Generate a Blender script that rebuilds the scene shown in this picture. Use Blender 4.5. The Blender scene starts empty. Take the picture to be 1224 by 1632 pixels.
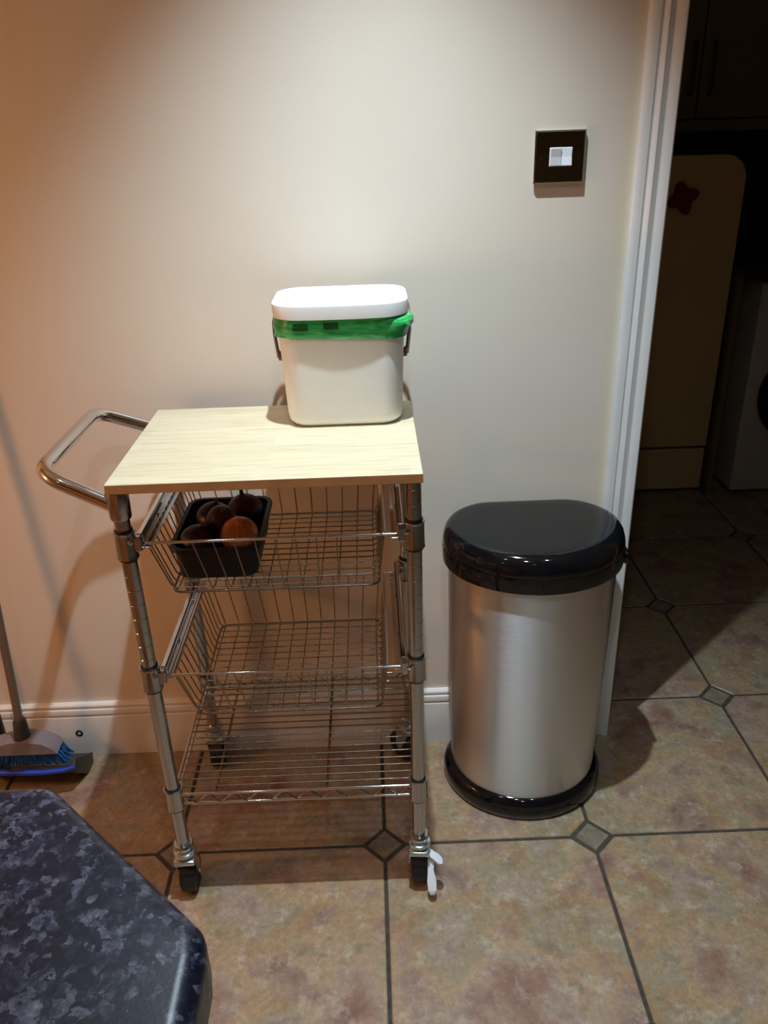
import bpy, bmesh, math, random
from mathutils import Vector, Matrix, Quaternion
random.seed(7)
sc = bpy.context.scene
COL = sc.collection
pi = math.pi

# ------------------------------------------------------------------ camera
F, YAW, PITCH, ROLL, CD, CH = 1287.11, 0.00888, 0.44686, -0.03418, 1.47146, 1.29
fwd = Vector((math.sin(YAW)*math.cos(PITCH), math.cos(YAW)*math.cos(PITCH), -math.sin(PITCH)))
rgt = Vector((math.cos(YAW), -math.sin(YAW), 0)); upv = rgt.cross(fwd)
r2 = rgt*math.cos(ROLL)+upv*math.sin(ROLL); u2 = -rgt*math.sin(ROLL)+upv*math.cos(ROLL)
cam = bpy.data.cameras.new('camera'); cam.sensor_fit = 'VERTICAL'; cam.sensor_height = 36
cam.lens = F*36/1632; cam.clip_start = 0.02
co = bpy.data.objects.new('camera', cam); COL.objects.link(co)
M = Matrix((r2, u2, -fwd)).transposed().to_4x4(); M.translation = (0, -CD, CH)
co.matrix_world = M; sc.camera = co

# ------------------------------------------------------------------ world, lights, exposure
w = bpy.data.worlds.new('world'); sc.world = w; w.use_nodes = True
w.node_tree.nodes['Background'].inputs[0].default_value = (0.01, 0.01, 0.012, 1)
w.node_tree.nodes['Background'].inputs[1].default_value = 0.3
vs = sc.view_settings
vs.view_transform = 'Standard'; vs.look = 'None'; vs.gamma = 1; vs.use_curve_mapping = False; vs.exposure = 0.0

def light(name, kind, loc, target, power, color, **kw):
    l = bpy.data.lights.new(name, kind); l.energy = power; l.color = color
    for k, v in kw.items(): setattr(l, k, v)
    o = bpy.data.objects.new(name, l); COL.objects.link(o); o.location = loc
    o.rotation_euler = (Vector(target)-Vector(loc)).to_track_quat('-Z', 'Y').to_euler()
    return o
COOL = (0.725, 0.895, 1.0); WARM = (1.0, 0.42, 0.14)
light('spot_over_trolley', 'SPOT', (0.03, -0.46, 2.19), (0.04, -0.40, 0), 138, COOL, spot_size=math.radians(79), spot_blend=1.0, shadow_soft_size=0.014)
light('warm_lamp_one', 'POINT', (-1.42, -0.72, 0.95), (0, 0, 0), 14, WARM, shadow_soft_size=0.08)
light('warm_lamp_two', 'POINT', (-1.15, -1.95, 1.75), (0, 0, 0), 0.9, WARM, shadow_soft_size=0.06)
for x, y, pw, sz in ((0.60, -0.90, 15, 80), (0.05, -1.25, 16, 136), (-0.55, -1.10, 5, 100), (0.20, -2.3, 26, 108)):  # unseen spots placed as fill; the weakest is added for handle highlights
    light('ceiling_fill_spot', 'SPOT', (x, y, 2.19), (x, y, 0), pw, COOL, spot_size=math.radians(sz), spot_blend=0.9, shadow_soft_size=0.03)

light('far_room_fill', 'POINT', (1.15, 0.55, 1.9), (0, 0, 0), 0.10, (0.95, 1.0, 0.85), shadow_soft_size=0.25)  # unseen fill added to lift the fridge beyond the doorway

# ------------------------------------------------------------------ material helpers
def lin(c):
    f = lambda v: (v/255/12.92) if v/255 <= 0.04045 else ((v/255+0.055)/1.055)**2.4
    return (f(c[0]), f(c[1]), f(c[2]), 1)
class NT:
    def __init__(s, name):
        s.m = bpy.data.materials.new(name); s.m.use_nodes = True
        s.t = s.m.node_tree; s.b = s.t.nodes['Principled BSDF']
    def n(s, typ, **kw):
        nd = s.t.nodes.new(typ)
        for k, v in kw.items():
            if k[0] == 'i' and k[1:].isdigit(): nd.inputs[int(k[1:])].default_value = v
            else: setattr(nd, k, v)
        return nd
    def l(s, a, b): s.t.links.new(a, b)
    def set(s, **kw):
        for k, v in kw.items(): s.b.inputs[k.replace('_', ' ')].default_value = v
    def ramp(s, fac, stops, interp='LINEAR'):
        r = s.n('ShaderNodeValToRGB'); r.color_ramp.interpolation = interp; e = r.color_ramp.elements
        while len(e) < len(stops): e.new(0.5)
        for el, (p, c) in zip(e, stops): el.position = p; el.color = c
        s.l(fac, r.inputs[0]); return r.outputs[0]
    def noise(s, vec, scale, detail=4, rough=0.55, dist=0):
        n = s.n('ShaderNodeTexNoise'); n.inputs['Scale'].default_value = scale; n.inputs['Detail'].default_value = detail
        n.inputs['Roughness'].default_value = rough; n.inputs['Distortion'].default_value = dist
        if vec is not None: s.l(vec, n.inputs['Vector'])
        return n.outputs[0]
    def mix(s, fac, a, b, mode='MIX'):
        m = s.n('ShaderNodeMix', data_type='RGBA', blend_type=mode)
        for sock, v in ((m.inputs[0], fac), (m.inputs[6], a), (m.inputs[7], b)):
            if hasattr(v, 'links'): s.l(v, sock)
            else: sock.default_value = v
        return m.outputs[2]
    def math(s, op, a, b=0.0):
        m = s.n('ShaderNodeMath', operation=op)
        for sock, v in ((m.inputs[0], a), (m.inputs[1], b)):
            if hasattr(v, 'links'): s.l(v, sock)
            else: sock.default_value = v
        return m.outputs[0]
    def bump(s, h, strength=0.2, dist=0.002):
        b = s.n('ShaderNodeBump'); b.inputs['Strength'].default_value = strength; b.inputs['Distance'].default_value = dist
        s.l(h, b.inputs['Height']); s.l(b.outputs[0], s.b.inputs['Normal'])
    def pos(s): return s.n('ShaderNodeNewGeometry').outputs['Position']
    def obj(s): return s.n('ShaderNodeTexCoord').outputs['Object']
    def mapping(s, vec, scale):
        m = s.n('ShaderNodeMapping'); m.inputs['Scale'].default_value = scale; s.l(vec, m.inputs[0]); return m.outputs[0]

def plain(name, c, rough=0.5, metal=0.0, var=0.06, scale=30, bump=0.0, **kw):
    n = NT(name); n.set(Roughness=rough, Metallic=metal, **kw)
    ns = n.noise(n.obj(), scale)
    c = lin(c); d = tuple(v*(1-var*2) for v in c[:3])+(1,); e = tuple(min(1, v*(1+var)) for v in c[:3])+(1,)
    n.l(n.ramp(ns, [(0.3, d), (0.7, e)]), n.b.inputs['Base Color'])
    if bump: n.bump(ns, bump, 0.001)
    return n.m

MT = {}
# wall paint, with the cream cutting-in strip beside the architrave
n = NT('cream_wall_paint'); p = n.pos(); sep = n.n('ShaderNodeSeparateXYZ'); n.l(p, sep.inputs[0])
fac = n.math('MULTIPLY', n.math('GREATER_THAN', sep.outputs[0], 0.430), 0.55)
base = n.ramp(n.noise(p, 3, 3), [(0.3, lin((222, 211, 195))), (0.7, lin((227, 216, 201)))])
n.l(n.mix(fac, base, lin((224, 213, 186))), n.b.inputs['Base Color']); n.set(Roughness=0.62); n.b.inputs['Specular IOR Level'].default_value = 0.35
n.bump(n.noise(p, 260, 3), 0.10, 0.001); MT['wall'] = n.m
MT['trim'] = plain('white_gloss_paint', (226, 226, 224), 0.32, var=0.02, scale=8)
MT['base'] = plain('white_satin_paint', (222, 218, 212), 0.35, var=0.03, scale=8)
MT['ceil'] = plain('ceiling_white', (232, 230, 224), 0.8, var=0.02)
MT['roomwall'] = plain('room_wall_paint', (190, 184, 172), 0.7, var=0.04, scale=3)
MT['dark_cab'] = plain('dim_kitchen_wood', (88, 72, 50), 0.5, var=0.08, scale=6)
MT['oak'] = plain('oak_cabinet', (168, 112, 70), 0.4, var=0.06, scale=6)
MT['frontwall'] = plain('grey_room_paint', (158, 154, 146), 0.7, var=0.03, scale=3)
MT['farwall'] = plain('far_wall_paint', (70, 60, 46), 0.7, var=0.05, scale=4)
# floor tile
n = NT('mottled_stone_tile'); p = n.pos(); oi = n.n('ShaderNodeObjectInfo')
off = n.n('ShaderNodeVectorMath', operation='SCALE'); comb = n.n('ShaderNodeCombineXYZ')
n.l(oi.outputs['Random'], comb.inputs[0]); n.l(oi.outputs['Random'], comb.inputs[1]); n.l(comb.outputs[0], off.inputs[0]); off.inputs['Scale'].default_value = 37.0
add = n.n('ShaderNodeVectorMath', operation='ADD'); n.l(p, add.inputs[0]); n.l(off.outputs[0], add.inputs[1]); v = add.outputs[0]
c1 = n.ramp(n.noise(v, 11, 9, 0.68, 0.15), [(0.33, lin((96, 62, 46))), (0.43, lin((132, 94, 72))), (0.50, lin((150, 122, 90))), (0.56, lin((158, 136, 114))), (0.64, lin((122, 92, 78)))])
c2 = n.ramp(n.noise(v, 5.5, 7, 0.62, 0.1), [(0.36, lin((142, 100, 80))), (0.44, lin((150, 128, 112))), (0.50, lin((168, 132, 82))), (0.56, lin((136, 126, 86))), (0.64, lin((148, 128, 116)))])
c3 = n.mix(0.52, c1, c2)
blot = n.ramp(n.noise(v, 24, 9, 0.75, 0.1), [(0.53, (0, 0, 0, 1)), (0.64, (1, 1, 1, 1))])
c4 = n.mix(n.math('MULTIPLY', blot, 0.5), c3, lin((186, 172, 150)))
fine = n.ramp(n.noise(v, 90, 6, 0.75), [(0.3, (0.74, 0.74, 0.76, 1)), (0.7, (1.16, 1.15, 1.12, 1))])
hs = n.n('ShaderNodeHueSaturation'); hs.inputs['Saturation'].default_value = 0.90; hs.inputs['Value'].default_value = 0.97; n.l(n.mix(1.0, c4, fine, 'MULTIPLY'), hs.inputs['Color']); n.l(hs.outputs[0], n.b.inputs['Base Color'])
rr = n.ramp(n.noise(v, 14, 4), [(0.3, (0.36,)*3+(1,)), (0.7, (0.55,)*3+(1,))]); n.l(rr, n.b.inputs['Roughness'])
n.bump(n.noise(v, 18, 6, 0.6), 0.25, 0.002); MT['tile'] = n.m
n = NT('grey_inset_tile'); p = n.pos()
n.l(n.ramp(n.noise(p, 40, 6, 0.65), [(0.3, lin((98, 86, 74))), (0.7, lin((140, 126, 108)))]), n.b.inputs['Base Color']); n.set(Roughness=0.45)
n.bump(n.noise(p, 60, 5), 0.3, 0.001); MT['inset'] = n.m
MT['grout'] = plain('grey_grout', (66, 60, 51), 0.9, var=0.2, scale=80, bump=0.3)
# metals
def chrome(name, c, rough):
    n = NT(name); n.set(Metallic=1.0)
    n.l(n.ramp(n.noise(n.obj(), 60, 4), [(0.3, (rough*0.7,)*3+(1,)), (0.75, (rough*1.3,)*3+(1,))]), n.b.inputs['Roughness'])
    n.b.inputs['Base Color'].default_value = lin(c); return n.m
MT['chrome'] = chrome('chrome', (222, 224, 228), 0.09)
MT['post'] = chrome('chromed_post', (182, 185, 188), 0.18)
MT['wire'] = chrome('zinc_wire', (150, 142, 130), 0.30)
MT['zinc'] = chrome('bright_zinc', (200, 214, 222), 0.18)
MT['nickel'] = chrome('black_nickel', (128, 124, 100), 0.06)
# brushed steel of the bin: fine horizontal grain
n = NT('brushed_steel'); g = n.noise(n.mapping(n.obj(), (40, 40, 900)), 1.0, 4)
tg = n.n('ShaderNodeTangent', direction_type='RADIAL', axis='Z'); n.l(tg.outputs[0], n.b.inputs['Tangent'])
n.set(Metallic=1.0, Anisotropic=0.9, Anisotropic_Rotation=0.25); n.b.inputs['Base Color'].default_value = lin((230, 235, 240))
n.l(n.ramp(g, [(0.3, (0.34,)*3+(1,)), (0.7, (0.42,)*3+(1,))]), n.b.inputs['Roughness']); n.bump(g, 0.012, 0.0003); MT['steel'] = n.m
MT['black'] = plain('glossy_black_plastic', (13, 14, 17), 0.07, var=0.1)
MT['blackmat'] = plain('black_plastic', (15, 14, 13), 0.5, var=0.1)
MT['rubber'] = plain('black_rubber', (24, 24, 26), 0.55, var=0.15)
MT['white'] = plain('white_plastic', (236, 235, 233), 0.42, var=0.01)
MT['switchwhite'] = plain('white_switch_plastic', (226, 228, 234), 0.3, var=0.01)
MT['strap'] = plain('grey_brown_plastic', (92, 66, 54), 0.4)
# green liner with flat dark print
n = NT('green_liner_film'); o = n.obj(); s = n.n('ShaderNodeSeparateXYZ'); n.l(o, s.inputs[0])
cr = n.noise(n.mapping(o, (30, 30, 130)), 1.0, 5, 0.6, 0.6)
base = n.ramp(cr, [(0.3, lin((26, 128, 60))), (0.5, lin((42, 166, 86))), (0.72, lin((96, 208, 130)))])
def boxmask(x0, x1, z0, z1):
    a = n.math('MULTIPLY', n.math('GREATER_THAN', s.outputs[0], x0), n.math('LESS_THAN', s.outputs[0], x1))
    b = n.math('MULTIPLY', n.math('GREATER_THAN', s.outputs[2], z0), n.math('LESS_THAN', s.outputs[2], z1))
    return n.math('MULTIPLY', n.math('MULTIPLY', a, b), n.math('LESS_THAN', s.outputs[1], 0))
mk = n.math('ADD', boxmask(-0.074, -0.050, 0.000, 0.011), boxmask(-0.026, -0.003, 0.001, 0.012))
n.l(n.mix(n.math('MULTIPLY', mk, 0.85), base, lin((22, 52, 26))), n.b.inputs['Base Color']); n.set(Roughness=0.3)
n.bump(cr, 0.5, 0.003); MT['liner'] = n.m
# beech board: staves along x
n = NT('pale_beech_staves'); o = n.obj()
br = n.n('ShaderNodeTexBrick', offset=0.37, offset_frequency=2); n.l(o, br.inputs[0])
br.inputs['Scale'].default_value = 1.0; br.inputs['Mortar Size'].default_value = 0.0004; br.inputs['Brick Width'].default_value = 0.21; br.inputs['Row Height'].default_value = 0.034
br.inputs['Color1'].default_value = lin((212, 198, 168)); br.inputs['Color2'].default_value = lin((203, 188, 157)); br.inputs['Mortar'].default_value = lin((206, 186, 150))
gr = n.noise(n.mapping(o, (7, 130, 60)), 1.0, 6, 0.6, 0.6)
gc = n.ramp(gr, [(0.32, (0.84, 0.80, 0.74, 1)), (0.5, (1, 1, 1, 1)), (0.75, (1.04, 1.03, 1.0, 1))])
n.l(n.mix(1.0, br.outputs[0], gc, 'MULTIPLY'), n.b.inputs['Base Color']); n.set(Roughness=0.42); MT['board'] = n.m
# speckled worktop
n = NT('dark_blue_speckled_laminate'); p = n.pos()
vo = n.n('ShaderNodeTexVoronoi', feature='F1'); vo.inputs['Scale'].default_value = 185; vo.inputs['Randomness'].default_value = 1.0
wp = n.n('ShaderNodeVectorMath', operation='ADD'); nc = n.n('ShaderNodeTexNoise'); nc.inputs['Scale'].default_value = 190; n.l(p, nc.inputs['Vector'])
sc_ = n.n('ShaderNodeVectorMath', operation='SCALE'); sc_.inputs['Scale'].default_value = 0.011; n.l(nc.outputs['Color'], sc_.inputs[0]); n.l(p, wp.inputs[0]); n.l(sc_.outputs[0], wp.inputs[1]); n.l(wp.outputs[0], vo.inputs['Vector'])
cell = n.n('ShaderNodeSeparateColor'); n.l(vo.outputs['Color'], cell.inputs[0])
fl = n.math('ADD', n.math('MULTIPLY', cell.outputs[0], 0.42), n.math('MULTIPLY', n.noise(p, 120, 6, 0.62, 0.1), 0.78))
w1 = n.ramp(fl, [(0.46, lin((18, 25, 42))), (0.60, lin((29, 35, 52))), (0.68, lin((46, 51, 68))), (0.77, lin((80, 81, 96))), (0.90, lin((112, 111, 122)))])
w2 = n.ramp(n.noise(p, 230, 5, 0.7, 0.1), [(0.40, (0.55, 0.58, 0.64, 1)), (0.65, (1.25, 1.25, 1.25, 1))])
n.l(n.mix(1.0, w1, w2, 'MULTIPLY'), n.b.inputs['Base Color']); n.set(Roughness=0.33); n.bump(n.noise(p, 500, 2), 0.08, 0.0005); MT['worktop'] = n.m
# onions
def onion_mat(name, a, b, rough=0.35):
    n = NT(name); o = n.obj(); s = n.n('ShaderNodeSeparateXYZ'); n.l(o, s.inputs[0])
    ang = n.math('ARCTAN2', s.outputs[1], s.outputs[0]); cb = n.n('ShaderNodeCombineXYZ'); n.l(ang, cb.inputs[0]); n.l(s.outputs[2], cb.inputs[2])
    ns = n.noise(n.mapping(cb.outputs[0], (9, 1, 8)), 1.0, 5, 0.6, 0.4)
    n.l(n.ramp(ns, [(0.3, lin(a)), (0.7, lin(b))]), n.b.inputs['Base Color']); n.set(Roughness=rough); return n.m
MT['onion'] = onion_mat('copper_skin', (176, 92, 44), (224, 148, 88), 0.28)
MT['redonion'] = onion_mat('dark_purple_skin', (34, 12, 17), (58, 24, 31), 0.4)
MT['blue'] = plain('blue_plastic', (24, 62, 170), 0.4)
MT['bristle'] = plain('blue_bristle', (24, 92, 150), 0.6, var=0.2, scale=120)
MT['greyplastic'] = plain('dark_grey_plastic', (58, 56, 54), 0.45)
MT['palegrey'] = plain('pale_lilac_plastic', (128, 118, 122), 0.35)
MT['tube'] = plain('taupe_handle', (112, 92, 74), 0.4, 0.0)
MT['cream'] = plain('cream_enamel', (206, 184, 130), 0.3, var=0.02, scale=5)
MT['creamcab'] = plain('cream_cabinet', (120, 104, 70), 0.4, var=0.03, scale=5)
MT['wash'] = plain('white_enamel', (196, 196, 190), 0.3, var=0.02)
MT['darkred'] = plain('dark_red_plastic', (110, 26, 30), 0.4)
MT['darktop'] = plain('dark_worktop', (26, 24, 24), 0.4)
MT['hole'] = plain('black_hole', (10, 9, 8), 0.9)

# ------------------------------------------------------------------ mesh helpers
class MB:
    def __init__(s): s.b = bmesh.new()
    def box(s, x0, x1, y0, y1, z0, z1, bev=0.0, seg=2):
        r = bmesh.ops.create_cube(s.b, size=1, matrix=Matrix.Translation(((x0+x1)/2, (y0+y1)/2, (z0+z1)/2)) @ Matrix.Diagonal((x1-x0, y1-y0, z1-z0, 1)))
        if bev:
            es = list({e for v in r['verts'] for e in v.link_edges})
            bmesh.ops.bevel(s.b, geom=es, offset=bev, segments=seg, profile=0.5, affect='EDGES')
        return s
    def rings(s, rings, closed=True, cap=True, loop=False):
        vs = [[s.b.verts.new(p) for p in r] for r in rings]
        m = len(vs[0]); k = len(vs)
        for i in range(k if loop else k-1):
            a, c = vs[i], vs[(i+1) % k]
            for j in range(m if closed else m-1):
                try: s.b.faces.new((a[j], a[(j+1) % m], c[(j+1) % m], c[j]))
                except ValueError: pass
        if cap and closed and not loop:
            s.b.faces.new(vs[0][::-1]); s.b.faces.new(vs[-1])
        return s
    def tube(s, pts, r, n=8, loop=False, ax=None):
        pts = [Vector(p) for p in pts]; k = len(pts); rs = []
        prev = None
        for i, p in enumerate(pts):
            a = pts[(i-1) % k] if (loop or i > 0) else p; c = pts[(i+1) % k] if (loop or i < k-1) else p
            t = (c-a).normalized()
            if prev is None:
                ref = Vector((0, 0, 1)) if abs(t.z) < 0.9 else Vector((1, 0, 0))
                u = t.cross(ref).normalized()
            else: u = (prev - t*prev.dot(t)).normalized()
            prev = u; v = t.cross(u); rad = r[i] if isinstance(r, (list, tuple)) else r
            rs.append([p+(u*math.cos(2*pi*j/n)+v*math.sin(2*pi*j/n))*rad for j in range(n)])
        return s.rings(rs, loop=loop)
    def lathe(s, prof, n=24, c=(0, 0, 0), rot=None):
        rs = []
        for r, z in prof:
            ring = [Vector((max(r, 1e-5)*math.cos(2*pi*j/n), max(r, 1e-5)*math.sin(2*pi*j/n), z)) for j in range(n)]
            if rot is not None: ring = [rot @ q for q in ring]
            rs.append([q+Vector(c) for q in ring])
        return s.rings(rs)
    def prism(s, poly, z0, z1):
        return s.rings([[(x, y, z0) for x, y in poly], [(x, y, z1) for x, y in poly]])
    def loft(s, secs):      # list of (poly2d, z)
        return s.rings([[(x, y, z) for x, y in p] for p, z in secs])
    def build(s, name, mat, parent=None, smooth=None, loc=None):
        bmesh.ops.recalc_face_normals(s.b, faces=s.b.faces)
        me = bpy.data.meshes.new(name); s.b.to_mesh(me); s.b.free()
        me.materials.append(MT[mat])
        o = bpy.data.objects.new(name, me); COL.objects.link(o)
        if smooth is not None:
            for f in me.polygons: f.use_smooth = True
            try: me.set_sharp_from_angle(angle=math.radians(smooth))
            except Exception: pass
        if parent is not None: o.parent = parent
        if loc is not None:
            L = Vector(loc)
            me.transform(Matrix.Translation(-L)); o.location = L
        return o

def rrect(hx, hy, r, cx=0, cy=0, n=6):
    pts = []
    for sx, sy, a0 in ((1, 1, 0), (-1, 1, 90), (-1, -1, 180), (1, -1, 270)):
        for i in range(n+1):
            a = math.radians(a0+90*i/n)
            pts.append((cx+sx*(hx-r)+r*math.cos(a), cy+sy*(hy-r)+r*math.sin(a)))
    return pts
def fillet(pts, r, n=6):
    """polyline with rounded inner corners"""
    P = [Vector(p) for p in pts]; out = [P[0]]
    for i in range(1, len(P)-1):
        a, b, c = P[i-1], P[i], P[i+1]; d1 = (a-b).normalized(); d2 = (c-b).normalized()
        half = d1.angle(d2)/2; t = min(r/math.tan(half), (a-b).length*0.49, (c-b).length*0.49)
        p, q = b+d1*t, b+d2*t
        for k in range(n+1):
            f = k/n; out.append((1-f)**2*p+2*f*(1-f)*b+f*f*q)
    out.append(P[-1]); return out
def empty(name, loc, label, cat, group=None, rz=0):
    o = bpy.data.objects.new(name, None); COL.objects.link(o); o.location = loc; o.rotation_euler.z = rz
    o.empty_display_size = 0.05; tag(o, label, cat, group); return o
def tag(o, label, cat, group=None):
    o['label'] = label; o['category'] = cat
    if group: o['group'] = group
    return o
def struct(o, label=None):
    o['kind'] = 'structure'
    if label: o['label'] = label
    return o
def put(o, parent, base):
    """parent a mesh built in world coordinates to an unrotated empty at base"""
    o.parent = parent; o.location = Vector(o.location)-Vector(base); return o

# ------------------------------------------------------------------ setting: floor
TP, OX, OY = 0.41313, -0.01053, -0.30819
floor = MB().box(-1.7, 2.3, -3.3, 2.05, -0.05, -0.003).build('floor', 'grout')
struct(floor, 'kitchen floor of mottled brown octagonal tiles with small diamond insets')
G, HD = 0.0034, 0.0380        # half grout, half diagonal of the diamond hole
h = TP/2-G; c = HD+G*0.4
octo = [(h, -(h-c)), (h, h-c), (h-c, h), (-(h-c), h), (-h, h-c), (-h, -(h-c)), (-(h-c), -h), (h-c, -h)]
def tilemesh(poly, inset):
    m = MB(); q = [(x*(1-inset/max(abs(x), abs(y), 0.02)), y*(1-inset/max(abs(x), abs(y), 0.02))) for x, y in poly]
    m.rings([[(x, y, -0.01) for x, y in poly], [(x, y, -0.0018) for x, y in poly], [(x, y, 0.0) for x, y in q]])
    return m
t0 = tilemesh(octo, 0.0018).build('tile', 'tile', floor)
d = HD-G*1.15; dia = [(d, 0), (0, d), (-d, 0), (0, -d)]
s0 = tilemesh(dia, 0.0015).build('inset_tile', 'inset', floor)
first = True; firsts = True
for j in range(-7, 6):
    for i in range(-4, 6):
        x, y = OX+i*TP, OY+j*TP
        if -1.55 < x+TP/2 < 2.1 and -2.9 < y+TP/2 < 1.95:
            o = t0 if first else t0.copy()
            if not first: COL.objects.link(o)
            first = False; o.location = (x+TP/2, y+TP/2, random.uniform(-0.0004, 0.0))
            o.rotation_euler.z = 0
        if -1.6 < x < 2.2 and -3.0 < y < 2.0:
            o = s0 if firsts else s0.copy()
            if not firsts: COL.objects.link(o)
            firsts = False; o.location = (x, y, -0.0003)

# ------------------------------------------------------------------ setting: walls, trim
DX, DX1 = 0.500, 1.36          # doorway
wb = MB().box(-1.7, DX-0.012, 0.0, 0.11, -0.003, 2.3).build('wall_back', 'wall'); struct(wb, 'cream painted wall behind the trolley')
o = MB().box(DX1+0.012, 2.3, 0.0, 0.11, -0.003, 2.3).box(DX-0.012, DX1+0.012, 0.0, 0.11, 2.03, 2.3).build('wall_side', 'wall'); struct(o)
o = MB().box(-1.8, -1.7, -3.3, 2.05, -0.05, 2.3).build('wall_left', 'roomwall'); struct(o)
o = MB().box(2.3, 2.4, -3.3, 2.05, -0.05, 2.3).build('wall_right', 'roomwall'); struct(o)
o = MB().box(-1.8, 2.4, -3.4, -3.3, -0.05, 2.3).build('wall_front', 'frontwall'); struct(o)
o = MB().box(-1.8, 2.4, 2.05, 2.15, -0.05, 2.3).build('wall_far', 'farwall'); struct(o)
o = MB().box(-1.8, 2.4, -3.4, 2.15, 2.25, 2.35).build('ceiling', 'ceil'); struct(o)
# door lining and architraves
o = MB().box(DX-0.012, DX, 0.0, 0.11, -0.003, 2.03).box(DX1, DX1+0.012, 0.0, 0.11, -0.003, 2.03).box(DX, DX1, 0.0, 0.11, 2.018, 2.03).build('trim_3', 'trim'); struct(o, 'white door lining')
prof = [(0.0, 0.0), (0.0, -0.009), (0.003, -0.0125), (0.010, -0.0145), (0.0165, -0.0150), (0.0195, -0.0125), (0.021, -0.0125), (0.0225, -0.0150),
        (0.0285, -0.0185), (0.034, -0.0165), (0.039, -0.0150), (0.0425, -0.0165), (0.046, -0.0195), (0.055, -0.0205), (0.0575, -0.0185), (0.058, -0.016), (0.058, 0.0)]
def arch(name, x0, sx, ztop):
    m = MB(); m.rings([[(x0+sx*u, v, -0.002) for u, v in prof], [(x0+sx*u, v, ztop) for u, v in prof]])
    return struct(m.build(name, 'trim', smooth=35))
o = arch('trim_1', 0.4545, 1, 2.09); o['label'] = 'white moulded door architrave beside the steel bin'
arch('trim_2', DX1+0.0455, -1, 2.09)
# skirting
bp = [(0.0, 0.0), (-0.0155, 0.0), (-0.0155, 0.104), (-0.0145, 0.107), (-0.0125, 0.1085), (-0.0125, 0.112), (-0.0150, 0.114), (-0.0150, 0.1215),
      (-0.0135, 0.126), (-0.0105, 0.1285), (-0.0105, 0.1305), (-0.0120, 0.1325), (-0.0115, 0.1365), (-0.0085, 0.1395), (0.0, 0.1405)]
m = MB(); m.rings([[(-1.7, y, z) for y, z in bp], [(0.4545, y, z) for y, z in bp]])
bb = m.build('baseboard_back', 'base', smooth=30); struct(bb, 'white moulded skirting board')
m = MB(); m.lathe([(0.0085, -0.0005), (0.0085, 0.0006), (0.005, 0.0006), (0.004, -0.0004)], 16, (0, 0, 0), Matrix.Rotation(pi/2, 3, 'X'))
hole = m.build('screw_hole', 'hole', bb); hole.location = (-0.697, -0.0158, 0.064); hole['label'] = 'dark round hole in the skirting board'

# ------------------------------------------------------------------ dark kitchen beyond the doorway
FB = (0.94, 1.6, 0)
fr = empty('fridge', FB, 'cream rounded fridge in the dark room beyond the doorway', 'fridge')
def vprism(m, poly, y0, y1):   # poly in x,z
    return m.rings([[(x, y0, z) for x, z in poly], [(x, y1, z) for x, z in poly]])
def rounded_top(x0, x1, z0, z1, r, n=8):
    P = [(x0, z0), (x1, z0)]
    P += [(x1-r+r*math.cos(pi/2*i/n), z1-r+r*math.sin(pi/2*i/n)) for i in range(n+1)]
    P += [(x0+r-r*math.sin(pi/2*i/n), z1-r+r*math.cos(pi/2*i/n)) for i in range(n+1)]
    return P
x0, x1 = 0.66, 1.222
put(vprism(MB(), rounded_top(x0+0.012, x1-0.012, 0.01, 1.165, 0.07), 1.345, 1.90).build('body', 'cream', smooth=40), fr, FB)
m = vprism(MB(), rounded_top(x0, x1, 0.185, 1.172, 0.075), 1.30, 1.342); put(m.build('door', 'cream', smooth=40), fr, FB)
m = MB().box(x0, x1, 1.302, 1.342, 0.012, 0.172, 0.004); put(m.build('lower_panel', 'cream'), fr, FB)
# magnet (four petalled)
P = []
for i in range(32):
    a = 2*pi*i/32+0.35; r = 0.042+0.010*math.cos(4*(a-0.35)); P.append((1.024+r*math.cos(a), 1.046+r*math.sin(a)))
mg = vprism(MB(), P, 1.288, 1.2995).build('fridge_magnet', 'darkred', loc=(1.024, 1.294, 1.046)); tag(mg, 'dark red flower shaped magnet on the cream fridge door', 'magnet')
# washing machine
WB = (1.62, 1.55, 0)
wa = empty('washing_machine', WB, 'white front loading washing machine under a dark worktop beyond the doorway', 'washing machine')
put(MB().box(1.318, 1.918, 1.262, 1.85, 0.012, 0.775, 0.012).build('body', 'wash', smooth=40), wa, WB)
put(MB().box(1.325, 1.911, 1.256, 1.263, 0.665, 0.768, 0.003).build('control_panel', 'wash'), wa, WB)
R = Matrix.Rotation(pi/2, 3, 'X')
pt = put(MB().lathe([(0.165, 0), (0.172, 0.018), (0.160, 0.030), (0.140, 0.030), (0.132, 0.012)], 40, (1.53, 1.262, 0.385), R).build('porthole_ring', 'blackmat', smooth=40), wa, WB)
put(MB().lathe([(0.001, 0.006), (0.08, 0.010), (0.133, 0.014), (0.133, 0.0)], 40, (1.53, 1.262, 0.385), R).build('porthole_glass', 'black', smooth=40), wa, WB)
put(MB().box(1.34, 1.47, 1.2535, 1.2565, 0.69, 0.745, 0.001).build('drawer', 'wash'), wa, WB)
for k in range(2): put(MB().box(1.33+k*0.52, 1.37+k*0.52, 1.30, 1.80, 0.0, 0.0125).build('foot', 'rubber'), wa, WB)
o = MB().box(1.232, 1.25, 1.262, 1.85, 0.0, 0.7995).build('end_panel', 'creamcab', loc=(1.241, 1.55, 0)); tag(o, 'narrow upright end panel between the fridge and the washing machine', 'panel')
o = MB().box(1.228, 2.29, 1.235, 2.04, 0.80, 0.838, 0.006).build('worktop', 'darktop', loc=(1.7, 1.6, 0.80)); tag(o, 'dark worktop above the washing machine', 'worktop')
o = MB().box(1.925, 2.29, 1.28, 2.04, 0.0, 0.7995, 0.002).build('base_cabinet', 'creamcab', loc=(2.1, 1.6, 0)); tag(o, 'base cabinet at the far end beside the washing machine', 'cabinet')
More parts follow.
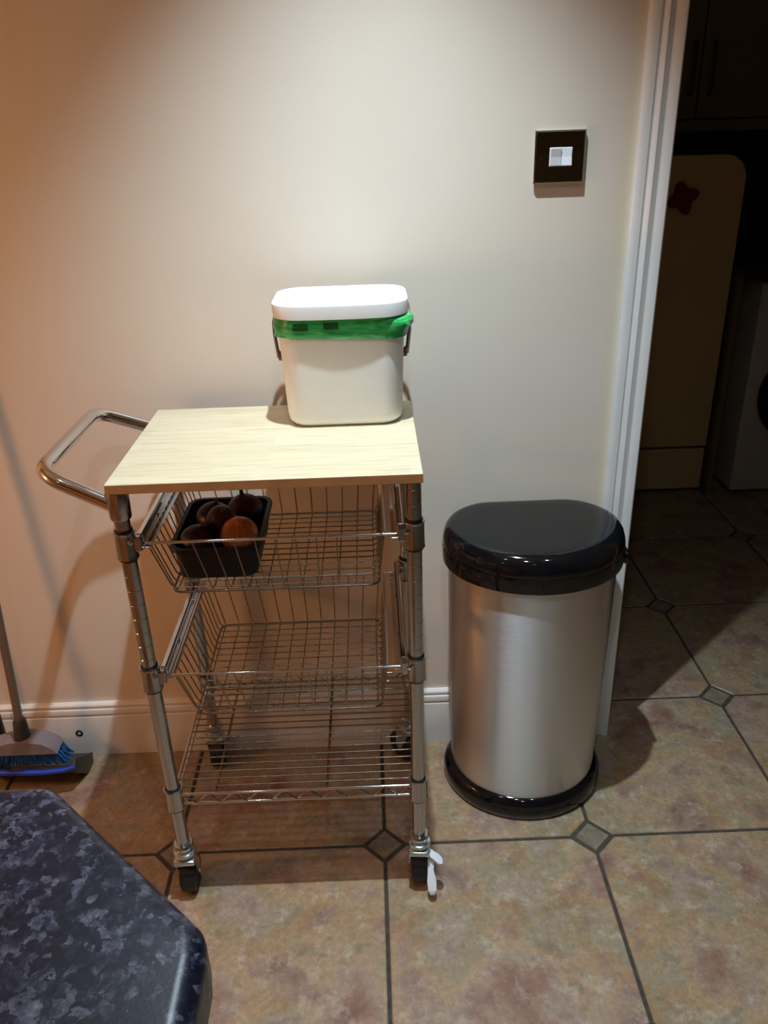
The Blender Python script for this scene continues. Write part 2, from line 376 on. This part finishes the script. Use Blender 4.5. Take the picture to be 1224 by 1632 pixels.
def wall_unit(x0, x1, hx, label):
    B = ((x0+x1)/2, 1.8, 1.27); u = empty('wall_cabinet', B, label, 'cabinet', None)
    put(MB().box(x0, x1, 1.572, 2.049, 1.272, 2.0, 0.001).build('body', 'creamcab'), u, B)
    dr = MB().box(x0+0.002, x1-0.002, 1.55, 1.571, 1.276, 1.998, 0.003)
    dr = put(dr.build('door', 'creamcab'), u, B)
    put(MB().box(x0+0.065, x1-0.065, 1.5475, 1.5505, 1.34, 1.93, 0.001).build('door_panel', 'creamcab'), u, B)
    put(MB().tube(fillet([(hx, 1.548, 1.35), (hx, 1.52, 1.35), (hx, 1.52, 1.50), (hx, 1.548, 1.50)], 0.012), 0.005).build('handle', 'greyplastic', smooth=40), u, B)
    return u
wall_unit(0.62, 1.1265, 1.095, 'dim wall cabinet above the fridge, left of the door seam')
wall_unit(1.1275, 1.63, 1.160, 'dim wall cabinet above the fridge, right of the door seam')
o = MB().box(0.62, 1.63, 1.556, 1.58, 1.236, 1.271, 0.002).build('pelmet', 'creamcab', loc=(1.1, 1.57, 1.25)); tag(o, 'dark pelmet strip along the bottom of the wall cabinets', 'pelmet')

# ------------------------------------------------------------------ light switch
LS = (0.3215, 0.0, 1.2365)
sw = empty('light_switch', LS, 'square dark metal light switch with two white rockers on the cream wall', 'light switch')
put(MB().box(0.281, 0.364, -0.005, 0.0, 1.196, 1.277, 0.001).build('back_box', 'chrome'), sw, LS)
m = MB(); m.rings([[(LS[0]+a*hx, y, LS[2]+b*hx*0.975) for a, b in ((1, -1), (1, 1), (-1, 1), (-1, -1))] for hx, y in ((0.042, -0.005), (0.042, -0.0085), (0.0395, -0.0115))])
put(m.build('face_plate', 'nickel'), sw, LS)
put(MB().box(0.3035, 0.3415, -0.0135, -0.011, 1.2225, 1.2515, 0.001).build('rocker_frame', 'switchwhite'), sw, LS)
for k in range(2):
    a = 0.305+k*0.0180; tilt = 1 if k == 0 else -1
    m = MB(); zz = [1.224, 1.237, 1.250]; yy = [-0.0185, -0.0155, -0.0145] if tilt < 0 else [-0.0145, -0.0155, -0.0185]
    pr = [(y, z) for y, z in zip(yy, zz)]
    m.rings([[(x, -0.0125, zz[0])]+[(x, y, z) for y, z in pr]+[(x, -0.0125, zz[2])] for x in (a, a+0.0170)])
    put(m.build('rocker', 'switchwhite'), sw, LS)
for sx in (-0.031, 0.031):
    put(MB().lathe([(0.0032, 0), (0.0032, 0.0012), (0.002, 0.0018)], 12, (LS[0]+sx, -0.0112, LS[2]), R).build('screw', 'nickel', smooth=40), sw, LS)

sw.location += Vector((0.0045, 0, -0.004))

# ------------------------------------------------------------------ kitchen trolley
XL, XR, YF, YB = -0.377, 0.0535, -0.395, -0.068
ZT, ZB = 0.842, 0.827
TB = ((XL+XR)/2, (YF+YB)/2, 0)
tr = empty('kitchen_trolley', TB, 'chrome wire kitchen trolley with wooden top, two wire baskets and castors', 'trolley')
top = MB().box(-0.3865, 0.0668, -0.415, -0.0775, ZB, ZT, 0.0008, 1).build('tabletop', 'board', smooth=30, loc=(-0.16, -0.246, ZT))
e_ = plain('shaded_wood_edge', (196, 146, 96), 0.5, var=0.06, scale=40); top.data.materials.append(e_)  # board sides coloured darker and oranger, edge shade put into the wood
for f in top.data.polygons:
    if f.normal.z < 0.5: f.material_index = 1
top['label'] = 'pale beech board top made of glued staves'; put(top, tr, TB)
def post(x, y):
    pr = [(0.0005, 0.112), (0.0118, 0.112)]; z = 0.508
    while z < ZB-0.012:
        pr += [(0.0118, z-0.0013), (0.0113, z-0.0006), (0.0113, z+0.0006), (0.0118, z+0.0013)]; z += 0.0254
    pr += [(0.0118, ZB-0.0005), (0.0005, ZB-0.0005)]
    return put(MB().lathe(pr, 20, (x, y, 0)).build('post', 'post', smooth=30), tr, TB)
def collar(x, y, z, par, hgt=0.044, r=0.0153):
    pr = [(0.0119, z+hgt/2), (r+0.0008, z+hgt/2), (r+0.0012, z+hgt/2-0.002), (r, z+hgt/2-0.004), (r+0.0006, z-hgt/2+0.004), (r+0.0012, z-hgt/2), (0.0119, z-hgt/2)]
    g = MB().lathe([(0.0118, z-hgt/2-0.004), (0.0142, z-hgt/2-0.004), (0.0146, z-hgt/2-0.0005), (0.0118, z-hgt/2-0.0005)], 20, (x, y, 0)).lathe([(0.0118, z+hgt/2+0.0005), (0.0138, z+hgt/2+0.0005), (0.0134, z+hgt/2+0.003), (0.0118, z+hgt/2+0.003)], 20, (x, y, 0))
    put(g.build('clip_sleeve', 'blackmat', smooth=30), par, (0, 0, 0))
    return put(MB().lathe(pr, 24, (x, y, 0)).build('collar', 'post', smooth=30), par, (0, 0, 0))
RS = {'F': YF, 'B': YB}
def reparent(o, par):
    """o has world-coordinate mesh; par is a part at the same world offset under tr"""
    o.parent = par; o.location = (0, 0, 0)
ZC = (0.738, 0.494, 0.233)
for x in (XL, XR):
    for y in (YF, YB):
        p_ = post(x, y)
        for z in ZC:
            c_ = collar(x, y, z, p_)
        sx = 1 if x < -0.1 else -1
        for z in ZC[:2]:
            b = MB().box(min(x+sx*0.012, x+sx*0.024), max(x+sx*0.012, x+sx*0.024), y-0.006, y+0.006, z-0.012, z+0.012, 0.002)
            b.lathe([(0.004, 0), (0.004, 0.003), (0.002, 0.004)], 10, (x+sx*0.012, y-0.0145, z+0.010), R)
            reparent(b.build('bracket', 'post'), p_)
# handle sleeves and bent handle
zh = 0.803
for y in (YF, YB):
    o = MB().lathe([(0.0119, zh+0.022), (0.0165, zh+0.022), (0.0170, zh+0.019), (0.0158, zh-0.020), (0.0150, zh-0.022), (0.0119, zh-0.022)], 24, (XL, y, 0)).build('handle_sleeve', 'post', smooth=30); put(o, tr, TB)
hp = fillet([(XL-0.010, YF+0.004, zh-0.002), (-0.491, YF+0.018, 0.849), (-0.491, YB-0.030, 0.849), (XL-0.010, YB-0.002, zh-0.002)], 0.045, 10)
o = MB().tube(hp, 0.0115, 20).build('handle', 'chrome', smooth=60); o['label'] = 'bent chrome push handle'; put(o, tr, TB)
# castors
def caster(x, y, rot, brake=False):
    B = (x, y, 0); Rz = Matrix.Rotation(rot, 4, 'Z')
    def fin(m, name, mat, par, sm=35):
        o = m.build(name, mat, smooth=sm); o.parent = par
        if par is tr: o.matrix_local = Matrix.Translation(Vector(B)-Vector(TB)) @ Rz
        return o
    m = MB().lathe([(0.006, 0.124), (0.0165, 0.124), (0.0185, 0.120), (0.0175, 0.114), (0.014, 0.112), (0.014, 0.108), (0.020, 0.106), (0.021, 0.100), (0.017, 0.094), (0.006, 0.094)], 24)
    m.box(-0.0195, 0.0195, -0.022, 0.020, 0.083, 0.095, 0.004)
    for s in (-1, 1):
        m.rings([[(s*0.0175+e, yy, zz) for yy, zz in ((-0.018, 0.088), (0.020, 0.088), (0.020, 0.045), (0.017, 0.026), (0.008, 0.026), (0.0, 0.045))] for e in (-0.0013, 0.0013)])
    m.tube([(-0.021, 0.011, 0.037), (0.021, 0.011, 0.037)], 0.004, 10)
    f = fin(m, 'caster', 'zinc', tr)
    RY = Matrix.Rotation(pi/2, 3, 'Y')
    m = MB().lathe([(0.006, -0.0150), (0.022, -0.0150), (0.024, -0.0135), (0.031, -0.0150), (0.0355, -0.0125), (0.0368, -0.006), (0.0368, 0.006), (0.0355, 0.0125), (0.031, 0.0150), (0.024, 0.0135), (0.022, 0.0150), (0.006, 0.0150)], 28, (0, 0.011, 0.0368), RY)
    fin(m, 'wheel', 'rubber', f)
    if brake:
        m = MB()
        def pad(path, wd):
            m.rings([[(x-wd/2*ux, y-wd/2*uy, z), (x+wd/2*ux, y+wd/2*uy, z), (x+wd/2*ux+0.0, y+wd/2*uy, z+0.004), (x-wd/2*ux, y-wd/2*uy, z+0.004)] for x, y, z, ux, uy in path])
        pad([(0.018, -0.005, 0.076, 0, 1), (0.028, -0.010, 0.072, 0, 1), (0.034, -0.012, 0.068, 0, 1.2), (0.040, -0.013, 0.064, 0, 0.95), (0.043, -0.0135, 0.062, 0, 0.45)], 0.019)
        pad([(0.022, -0.008, 0.068, 0.8, 0.2), (0.021, -0.024, 0.050, 0.7, 0.2), (0.023, -0.036, 0.036, 1.1, 0.1), (0.024, -0.044, 0.024, 1.0, 0.0), (0.024, -0.048, 0.018, 0.5, 0.0)], 0.015)
        o = fin(m, 'brake_lever', 'switchwhite', f, 50); o['label'] = 'white brake lever'
caster(XL, YF, 0.06); caster(XR, YF, -0.08, True); caster(XL, YB, 0.1); caster(XR-0.004, YB, 0.75)
# rails and baskets
def rail(x, z):
    s = 1 if x < -0.1 else -1
    m = MB().box(min(x, x+s*0.003), max(x, x+s*0.003), YF+0.006, YB-0.006, z-0.013, z+0.013, 0.0008, 1)
    m.box(min(x, x+s*0.012), max(x, x+s*0.012), YF+0.006, YB-0.006, z-0.013, z-0.010, 0.0008, 1)
    m.box(min(x-s*0.006, x+s*0.003), max(x-s*0.006, x+s*0.003), YF+0.006, YB-0.006, z+0.010, z+0.013, 0.0008, 1)
    for yy in (YF+0.1, YB-0.1):
        m.lathe([(0.003, 0), (0.003, 0.0012), (0.002, 0.0016)], 10, (x+s*0.003, yy, z), Matrix.Rotation(pi/2*s, 3, 'Y'))
    o = m.build('side_rail', 'chrome'); put(o, tr, TB)
for z in (0.738, 0.496):
    for x in (XL+0.022, XR-0.022): rail(x, z)
def basket(zt, zb, xb0, xb1, yb0, yb1, label):
    xt0, xt1, yt0, yt1 = xb0-0.028, xb1+0.010, -0.388, -0.082
    rw = 0.0024
    m = MB().tube([(XL+0.026, yt0, zt), (XR-0.026, yt0, zt)], rw, 8)
    m.tube([(XL+0.026, yt1, zt), (XR-0.026, yt1, zt)], rw, 8)
    for x in (xt0, xt1): m.tube([(x, yt0, zt), (x, yt1, zt)], rw, 8)
    for x in (XL+0.026, XR-0.026):
        m.tube([(x, yt0, zt), (x, yt1, zt)], rw, 8)
    rim = m.build('wire_basket', 'chrome', smooth=60); put(rim, tr, TB); rim['label'] = label
    m = MB(); nw = 12; r = 0.00115
    lerp = lambda a, b, t: a+(b-a)*t
    for i in range(nw):          # wires down the front, along the bottom, up the back
        t = (i+0.3)/(nw-0.4); xt = lerp(xt0, xt1, t); xb = lerp(xb0, xb1, t)
        m.tube(fillet([(xt, yt0, zt), (xb, yb0, zb), (xb, yb1, zb), (xt, yt1, zt)], 0.014, 4), r, 6)
    ny = 14
    for i in range(ny):          # wires down the left side, across, up the right side
        t = (i+0.4)/(ny-0.2); yt = lerp(yt0, yt1, t); yb = lerp(yb0, yb1, t)
        m.tube(fillet([(xt0, yt, zt), (xb0, yb, zb+0.0025), (xb1, yb, zb+0.0025), (xt1, yt, zt)], 0.014, 4), r, 6)
    loop = [(x, y, zb-0.001) for x, y in rrect((xb1-xb0)/2, (yb1-yb0)/2, 0.015, (xb0+xb1)/2, (yb0+yb1)/2, 4)]
    m.tube(loop, 0.002, 6, loop=True)
    g = m.build('basket_wires', 'wire', smooth=60); reparent(g, rim)
basket(0.734, 0.643, -0.325, -0.001, -0.380, -0.112, 'upper wire basket holding the black tray')
basket(0.490, 0.403, -0.318, -0.003, -0.380, -0.112, 'empty lower wire basket')
# bottom shelf
zs = 0.238
m = MB()
for z in (zs, zs-0.021):
    for y in (YF, YB): m.tube([(XL+0.012, y, z), (XR-0.012, y, z)], 0.0026, 8)
for x in (XL, XR):
    for z in (zs, zs-0.021): m.tube([(x, YF+0.012, z), (x, YB-0.012, z)], 0.0026, 8)
sh = m.build('wire_shelf', 'chrome', smooth=60); put(sh, tr, TB); sh['label'] = 'bottom wire shelf with zigzag edges'
m = MB(); nsh = 17
for i in range(nsh):
    y = YF+(YB-YF)*(i+1)/(nsh+1); m.tube([(XL, y, zs), (XR, y, zs)], 0.0015, 6)
for x in (-0.305, -0.108): 
    m.tube([(x, YF, zs-0.004), (x, YB, zs-0.004)], 0.0024, 6)
reparent(m.build('shelf_wires', 'wire', smooth=60), sh)
def truss(y):
    pts = []; nz = 18
    for i in range(nz+1): pts.append((XL+0.016+(XR-XL-0.032)*i/nz, y, zs-0.001 if i % 2 == 0 else zs-0.020))
    reparent(MB().tube(pts, 0.0019, 6).build('zigzag_wire', 'chrome', smooth=30), sh)
truss(YF); truss(YB)

# ------------------------------------------------------------------ tray of onions in the upper basket
TC = (-0.2565, -0.262, 0.648)
tray = empty('vegetable_tray', TC, 'black plastic tray of onions in the left of the upper wire basket', 'tray')
def R4(hx, hy, r): return rrect(hx, hy, r, TC[0], TC[1], 5)
m = MB().loft([(R4(0.058, 0.088, 0.016), 0.648), (R4(0.062, 0.092, 0.018), 0.652), (R4(0.068, 0.094, 0.022), 0.702), (R4(0.073, 0.099, 0.024), 0.703), (R4(0.0735, 0.0995, 0.024), 0.699), (R4(0.0725, 0.0985, 0.024), 0.7045), (R4(0.066, 0.092, 0.022), 0.7045), (R4(0.059, 0.089, 0.018), 0.655)])
put(m.build('tray_body', 'blackmat', smooth=40), tray, TC)
def onion(x, y, z, r, mat, label, tilt, az, stem=0.006, squash=0.9):
    pr = [(0.0006, -squash*r), (0.25*r, -squash*r*0.96)]
    for i in range(1, 13):
        a = -pi/2+pi*i/14; pr.append((r*math.cos(a), squash*r*math.sin(a)))
    pr += [(0.24*r, squash*r*1.0), (0.12*r, squash*r*1.04), (0.08*r, squash*r*1.04+stem*0.5), (0.05*r, squash*r*1.04+stem*0.9), (0.0005, squash*r*1.04+stem*0.9)]
    q = Matrix.Rotation(az, 3, 'Z') @ Matrix.Rotation(tilt, 3, 'X')
    m = MB().lathe(pr, 24, (0, 0, 0), q)
    o = m.build('onion', mat, smooth=60); o.location = (x, y, z); tag(o, label, 'onion', 'onions in the black tray'); return o
onion(-0.2215, -0.318, 0.708, 0.030, 'onion', 'copper skinned onion at the front right of the black tray', 0.5, 0.3)
onion(-0.289, -0.313, 0.695, 0.030, 'redonion', 'dark purple onion at the front left of the black tray', 0.3, 1.3, 0.004)
onion(-0.276, -0.235, 0.698, 0.031, 'redonion', 'dark purple onion at the back left of the black tray', 0.2, 2.0, 0.004)
onion(-0.252, -0.289, 0.721, 0.025, 'redonion', 'dark purple onion on top in the middle of the black tray', 0.5, 0.5, 0.004)
onion(-0.2245, -0.228, 0.709, 0.030, 'redonion', 'dark purple onion with a dry stalk at the back right of the black tray', 0.15, 4.0, 0.030)

# ------------------------------------------------------------------ food waste caddy on the board
CB = (-0.047, -0.143, ZT)
cd = empty('food_caddy', CB, 'white food waste caddy with a lid standing on the wooden trolley top', 'caddy')
def S(hx, hy, r, cx=-0.047, cy=-0.143): return rrect(hx, hy, r, cx, cy, 8)
m = MB().loft([(S(0.078, 0.046, 0.024), ZT+0.0003), (S(0.088, 0.056, 0.030), ZT+0.002), (S(0.0935, 0.0615, 0.033), ZT+0.008), (S(0.0955, 0.0650, 0.034), ZT+0.020), (S(0.1010, 0.0690, 0.036), 1.000), (S(0.1020, 0.0695, 0.036), 1.022)])
put(m.build('body', 'white', smooth=50), cd, CB)
lx, ly = -0.047, -0.143
def bow(P, k=0.0055):
    return [(x, y-k*max(0, 1-((x-lx)/0.085)**2) if y < ly-0.02 else y) for x, y in P]
def S2(*a): return bow(dense(S(*a)))
def dense(P):
    out = []
    for i, p in enumerate(P):
        q = P[(i+1) % len(P)]; k = max(1, int(math.dist(p, q)/0.015))
        out += [(p[0]+(q[0]-p[0])*j/k, p[1]+(q[1]-p[1])*j/k) for j in range(k)]
    return out
m = MB().loft([(S2(0.1045, 0.0780, 0.040, lx, ly+0.001), 1.0225), (S2(0.1065, 0.0800, 0.041, lx, ly+0.001), 1.0235), (S2(0.1075, 0.0810, 0.042, lx, ly+0.001), 1.041), (S2(0.1070, 0.0805, 0.042, lx, ly+0.001), 1.0440), (S2(0.1050, 0.0785, 0.041, lx, ly+0.001), 1.0455)])
put(m.build('lid', 'white', smooth=40), cd, CB)
for sx in (-1, 1):
    X = lx+sx*0.0995
    m = MB(); m.lathe([(0.008, 0), (0.008, 0.009), (0.006, 0.010)], 16, (X-sx*0.004, ly-0.020, 0.954), Matrix.Rotation(sx*pi/2, 3, 'Y'))
    put(m.build('handle_pivot', 'strap', smooth=40), cd, CB)
pts = [(lx-0.1050, ly-0.020, 0.952), (lx-0.1128, ly+0.002, 0.998), (lx-0.1128, ly+0.087, 1.012), (lx+0.1128, ly+0.087, 1.012), (lx+0.1128, ly+0.002, 0.998), (lx+0.1050, ly-0.020, 0.952)]
fp = fillet(pts, 0.02, 4)
m = MB(); rs = []
for i, p_ in enumerate(fp):
    a = fp[max(i-1, 0)]; b = fp[min(i+1, len(fp)-1)]; t = (b-a).normalized(); u = Vector((0, 0, 1)).cross(t)
    if u.length < 0.05: u = Vector((1, 0, 0))
    u.normalize(); v = t.cross(u); rs.append([p_+u*su*0.0017+v*sv*0.0055 for su, sv in ((1, 1), (-1, 1), (-1, -1), (1, -1))])
m.rings(rs); put(m.build('carry_handle', 'strap'), cd, CB)
# liner: thin crumpled skirt
m = MB(); rs = []
LN = (lx, ly, 1.005)
prof_l = [(1.0222, 0.003, 1), (1.016, 0.0052, 1), (1.006, 0.0058, 1), (0.996, 0.0050, 1), (0.987, 0.0042, 1), (0.9865, 0.0028, 1), (0.996, 0.0026, 1), (1.010, 0.0022, 1), (1.0222, 0.0016, 1)]
base_ = S(0.1018, 0.0692, 0.036)
for zi, (z, off, k) in enumerate(prof_l):
    ring = []
    for j, (x, y) in enumerate(base_):
        dx, dy = x-lx, y-ly; L = math.hypot(dx/0.10, dy/0.07); ang = math.atan2(dy/0.07, dx/0.10)
        wob = 0.0012*math.sin(7*ang+z*300)+0.0009*math.sin(17*ang+2)
        dz = (0.006*math.sin(2*ang+0.7)+0.0025*math.sin(5*ang))*(1.0222-z)/0.036
        if dx > 0.06: dz += 0.004*(1.0222-z)/0.036; wob += 0.009*(1 if zi in (1, 2) else 0.1)*max(0, (dx-0.06)/0.04)*(1 if dy < 0 else 0)
        f_ = off+max(wob, -0.0008) if zi < 5 else off
        ring.append((x+dx/(0.10)*f_/max(L, .7), y+dy/0.07*f_/max(L, .7), min(z+dz, 1.0222)))
    rs.append(ring)
m.rings(rs, cap=False, loop=True)
ln = m.build('bin_liner', 'liner', smooth=60, loc=LN); tag(ln, 'green plastic bag liner folded over the rim of the white caddy', 'bin liner')

# ------------------------------------------------------------------ steel bin
BC = (0.2935, -0.113, 0)
bn = empty('waste_bin', BC, 'tall half round steel waste bin with glossy black lid beside the doorway', 'bin')
def dshape(a, bf, bb_, n=28, nn=3.4, ox=0, oy=0):
    P = []
    for i in range(n):
        t = pi+pi*i/n; P.append((BC[0]+ox+a*math.cos(t), BC[1]+oy+bf*math.sin(t)))
    rx, ry = min(0.085, a*0.55), bb_*0.97
    for sg in (1, -1):
        for i in range(n//2):
            t = pi/2*i/(n//2-1); t = t if sg > 0 else pi/2-t
            P.append((BC[0]+ox+sg*(a-rx+rx*math.cos(t)), BC[1]+oy+bb_-ry+ry*math.sin(t)))
    return P
put(MB().loft([(dshape(0.148, 0.137, 0.093), 0.030), (dshape(0.152, 0.140, 0.093), 0.060), (dshape(0.158, 0.141, 0.094), 0.30), (dshape(0.1615, 0.142, 0.094), 0.545)]).build('body', 'steel', smooth=50), bn, BC)
put(MB().loft([(dshape(0.160, 0.147, 0.094), 0.0), (dshape(0.1675, 0.1525, 0.0955), 0.006), (dshape(0.1685, 0.1535, 0.0965), 0.020), (dshape(0.1655, 0.151, 0.0955), 0.036), (dshape(0.158, 0.144, 0.096), 0.046), (dshape(0.149, 0.138, 0.093), 0.050)]).build('base_ring', 'black', smooth=50), bn, BC)
put(MB().loft([(dshape(0.166, 0.146, 0.097), 0.5345), (dshape(0.1715, 0.1490, 0.100), 0.536), (dshape(0.1728, 0.1505, 0.1005), 0.548), (dshape(0.1725, 0.1502, 0.1003), 0.5665)]).build('lid_collar', 'black', smooth=50), bn, BC)
put(MB().loft([(dshape(0.1715, 0.1495, 0.0998), 0.5668), (dshape(0.1722, 0.1500, 0.1002), 0.5680), (dshape(0.1705, 0.1480, 0.1000), 0.583), (dshape(0.1670, 0.1425, 0.0995), 0.595), (dshape(0.1610, 0.1345, 0.0985), 0.6030), (dshape(0.1530, 0.1250, 0.0960), 0.6065), (dshape(0.146, 0.117, 0.0910), 0.6075), (dshape(0.120, 0.095, 0.072), 0.6080), (dshape(0.04, 0.03, 0.025), 0.6085)]).build('lid', 'black', smooth=60), bn, BC)
put(MB().box(0.460, 0.4725, -0.152, -0.100, 0.528, 0.552, 0.005).build('lid_catch', 'black', smooth=40), bn, BC)

# ------------------------------------------------------------------ worktop in the foreground
poly = [(-1.0, -1.0545), (-0.225, -1.0545), (-0.1035, -1.168), (-0.1000, -1.185), (-0.097, -1.95), (-1.0, -1.95)]
def offset_poly(P, d):
    n_ = len(P); out = []
    for i in range(n_):
        a, b, c_ = Vector(P[i-1]), Vector(P[i]), Vector(P[(i+1) % n_])
        n1 = Vector(((b-a).y, -(b-a).x)).normalized(); n2 = Vector(((c_-b).y, -(c_-b).x)).normalized()
        bis = (n1+n2); k = d/max(0.3, (1+n1.dot(n2))); out.append(b+bis*k)
    return out
def ccw(P): return P[::-1]
pp = fillet([Vector((x, y, 0)) for x, y in poly[0:5]], 0.02, 5); pp = [(v.x, v.y) for v in pp]+[poly[5]]
m = MB(); rr_ = 0.013; secs = []
cw = pp
def inset(d): return [(v.x, v.y) for v in offset_poly(cw, d)]   # sign fixed below
test = inset(0.01); sgn = 1 if max(q[0] for q in test) < max(q[0] for q in cw) else -1
for k in range(7):
    a = pi/2*k/6; secs.append((inset(sgn*rr_*(1-math.sin(a))), 0.862+rr_*0.3-rr_*0.3*math.cos(0)*1 + 0.0 + (0 if k else 0)))
secs = [(inset(sgn*0.004), 0.860), (inset(0), 0.864)]+[(inset(sgn*rr_*(1-math.cos(pi/2*k/6))), 0.900-rr_+rr_*math.sin(pi/2*k/6)) for k in range(7)]
wt = m.loft(secs).build('kitchen_worktop', 'worktop', smooth=40, loc=(-0.5, -1.5, 0.86)); tag(wt, 'dark blue speckled worktop with a clipped corner in the foreground', 'worktop')
cbp = [(-0.98, -1.075), (-0.245, -1.075), (-0.150, -1.165), (-0.150, -1.93), (-0.98, -1.93)]
KB = (-0.55, -1.5, 0)
kc = empty('base_unit', KB, 'base cabinet carrying the dark speckled worktop in the foreground', 'cabinet')
put(MB().prism(cbp, 0.10, 0.8595).build('body', 'oak'), kc, KB)
put(MB().prism([(-0.96, -1.12), (-0.27, -1.12), (-0.20, -1.19), (-0.20, -1.90), (-0.96, -1.90)], 0.0, 0.10).build('plinth', 'dark_cab'), kc, KB)

# ------------------------------------------------------------------ broom and dustpan by the wall
BRB = (-0.745, -0.105, 0)
bm_ = empty('broom', BRB, 'taupe handled broom with blue bristles leaning on the wall by the skirting', 'broom')
put(MB().tube([(-0.773, -0.107, 0.165), (-0.748, -0.016, 1.25)], 0.0085, 14).build('handle', 'tube', smooth=60), bm_, BRB)
m = MB().tube([(-0.7755, -0.107, 0.135), (-0.7735, -0.107, 0.150), (-0.7725, -0.1055, 0.178), (-0.7715, -0.105, 0.185)], [0.019, 0.016, 0.0135, 0.0105], 16)
put(m.build('socket', 'greyplastic', smooth=50), bm_, BRB)
hd = [(-0.835, 0.108), (-0.835, 0.128), (-0.80, 0.140), (-0.765, 0.142), (-0.728, 0.134), (-0.708, 0.120), (-0.700, 0.108)]
m = MB(); m.rings([[(x, y, z-abs(y+0.106)*0.12) for x, z in hd] for y in (-0.128, -0.122, -0.106, -0.090, -0.084)])
put(m.build('head', 'palegrey', smooth=50), bm_, BRB)
m = MB()
for i in range(22):
    for j in range(4):
        t = i/21; x = -0.828+0.122*t; y = -0.122+0.034*j/3; sx = (t-0.45)*0.045
        m.tube([(x, y, 0.109), (x+sx*0.5+random.uniform(-.002, .002), y, 0.085), (x+sx*0.9+random.uniform(-.003, .003), y+0.004+random.uniform(-.003, .003), 0.069)], [0.0026, 0.0024, 0.0016], 5)
br_ = m.build('bristles', 'bristle', smooth=60); br_['kind'] = 'stuff'; put(br_, bm_, BRB)
DB = (-0.77, -0.11, 0)
dp = empty('dustpan', DB, 'dark grey dustpan with a blue lip under the broom head', 'dustpan')
m = MB()
sec = ((-0.132, 0.058), (-0.132, 0.062), (-0.064, 0.016), (-0.038, 0.022), (-0.034, 0.022), (-0.040, 0.0), (-0.075, 0.0))
m.rings([[(x, y, z) for y, z in sec] for x in (-0.87, -0.672)])
for x in (-0.872, -0.672):
    m.rings([[(x+e, y, z) for y, z in ((-0.134, 0.056), (-0.134, 0.070), (-0.118, 0.083), (-0.060, 0.040), (-0.034, 0.024), (-0.040, 0.0), (-0.075, 0.0))] for e in (0, 0.003)])
put(m.build('pan', 'greyplastic'), dp, DB)
m = MB().tube([(-0.874, -0.137, 0.071), (-0.80, -0.139, 0.067), (-0.73, -0.139, 0.066), (-0.690, -0.138, 0.069), (-0.666, -0.136, 0.075)], [0.005, 0.006, 0.006, 0.006, 0.004], 10)
o = m.build('lip', 'blue', smooth=60); o['label'] = 'bright blue lip'; put(o, dp, DB)
put(MB().tube([(-0.852, -0.048, 0.016), (-0.856, -0.042, 0.30), (-0.866, -0.020, 0.95)], 0.009, 12).build('handle', 'greyplastic', smooth=60), dp, DB)
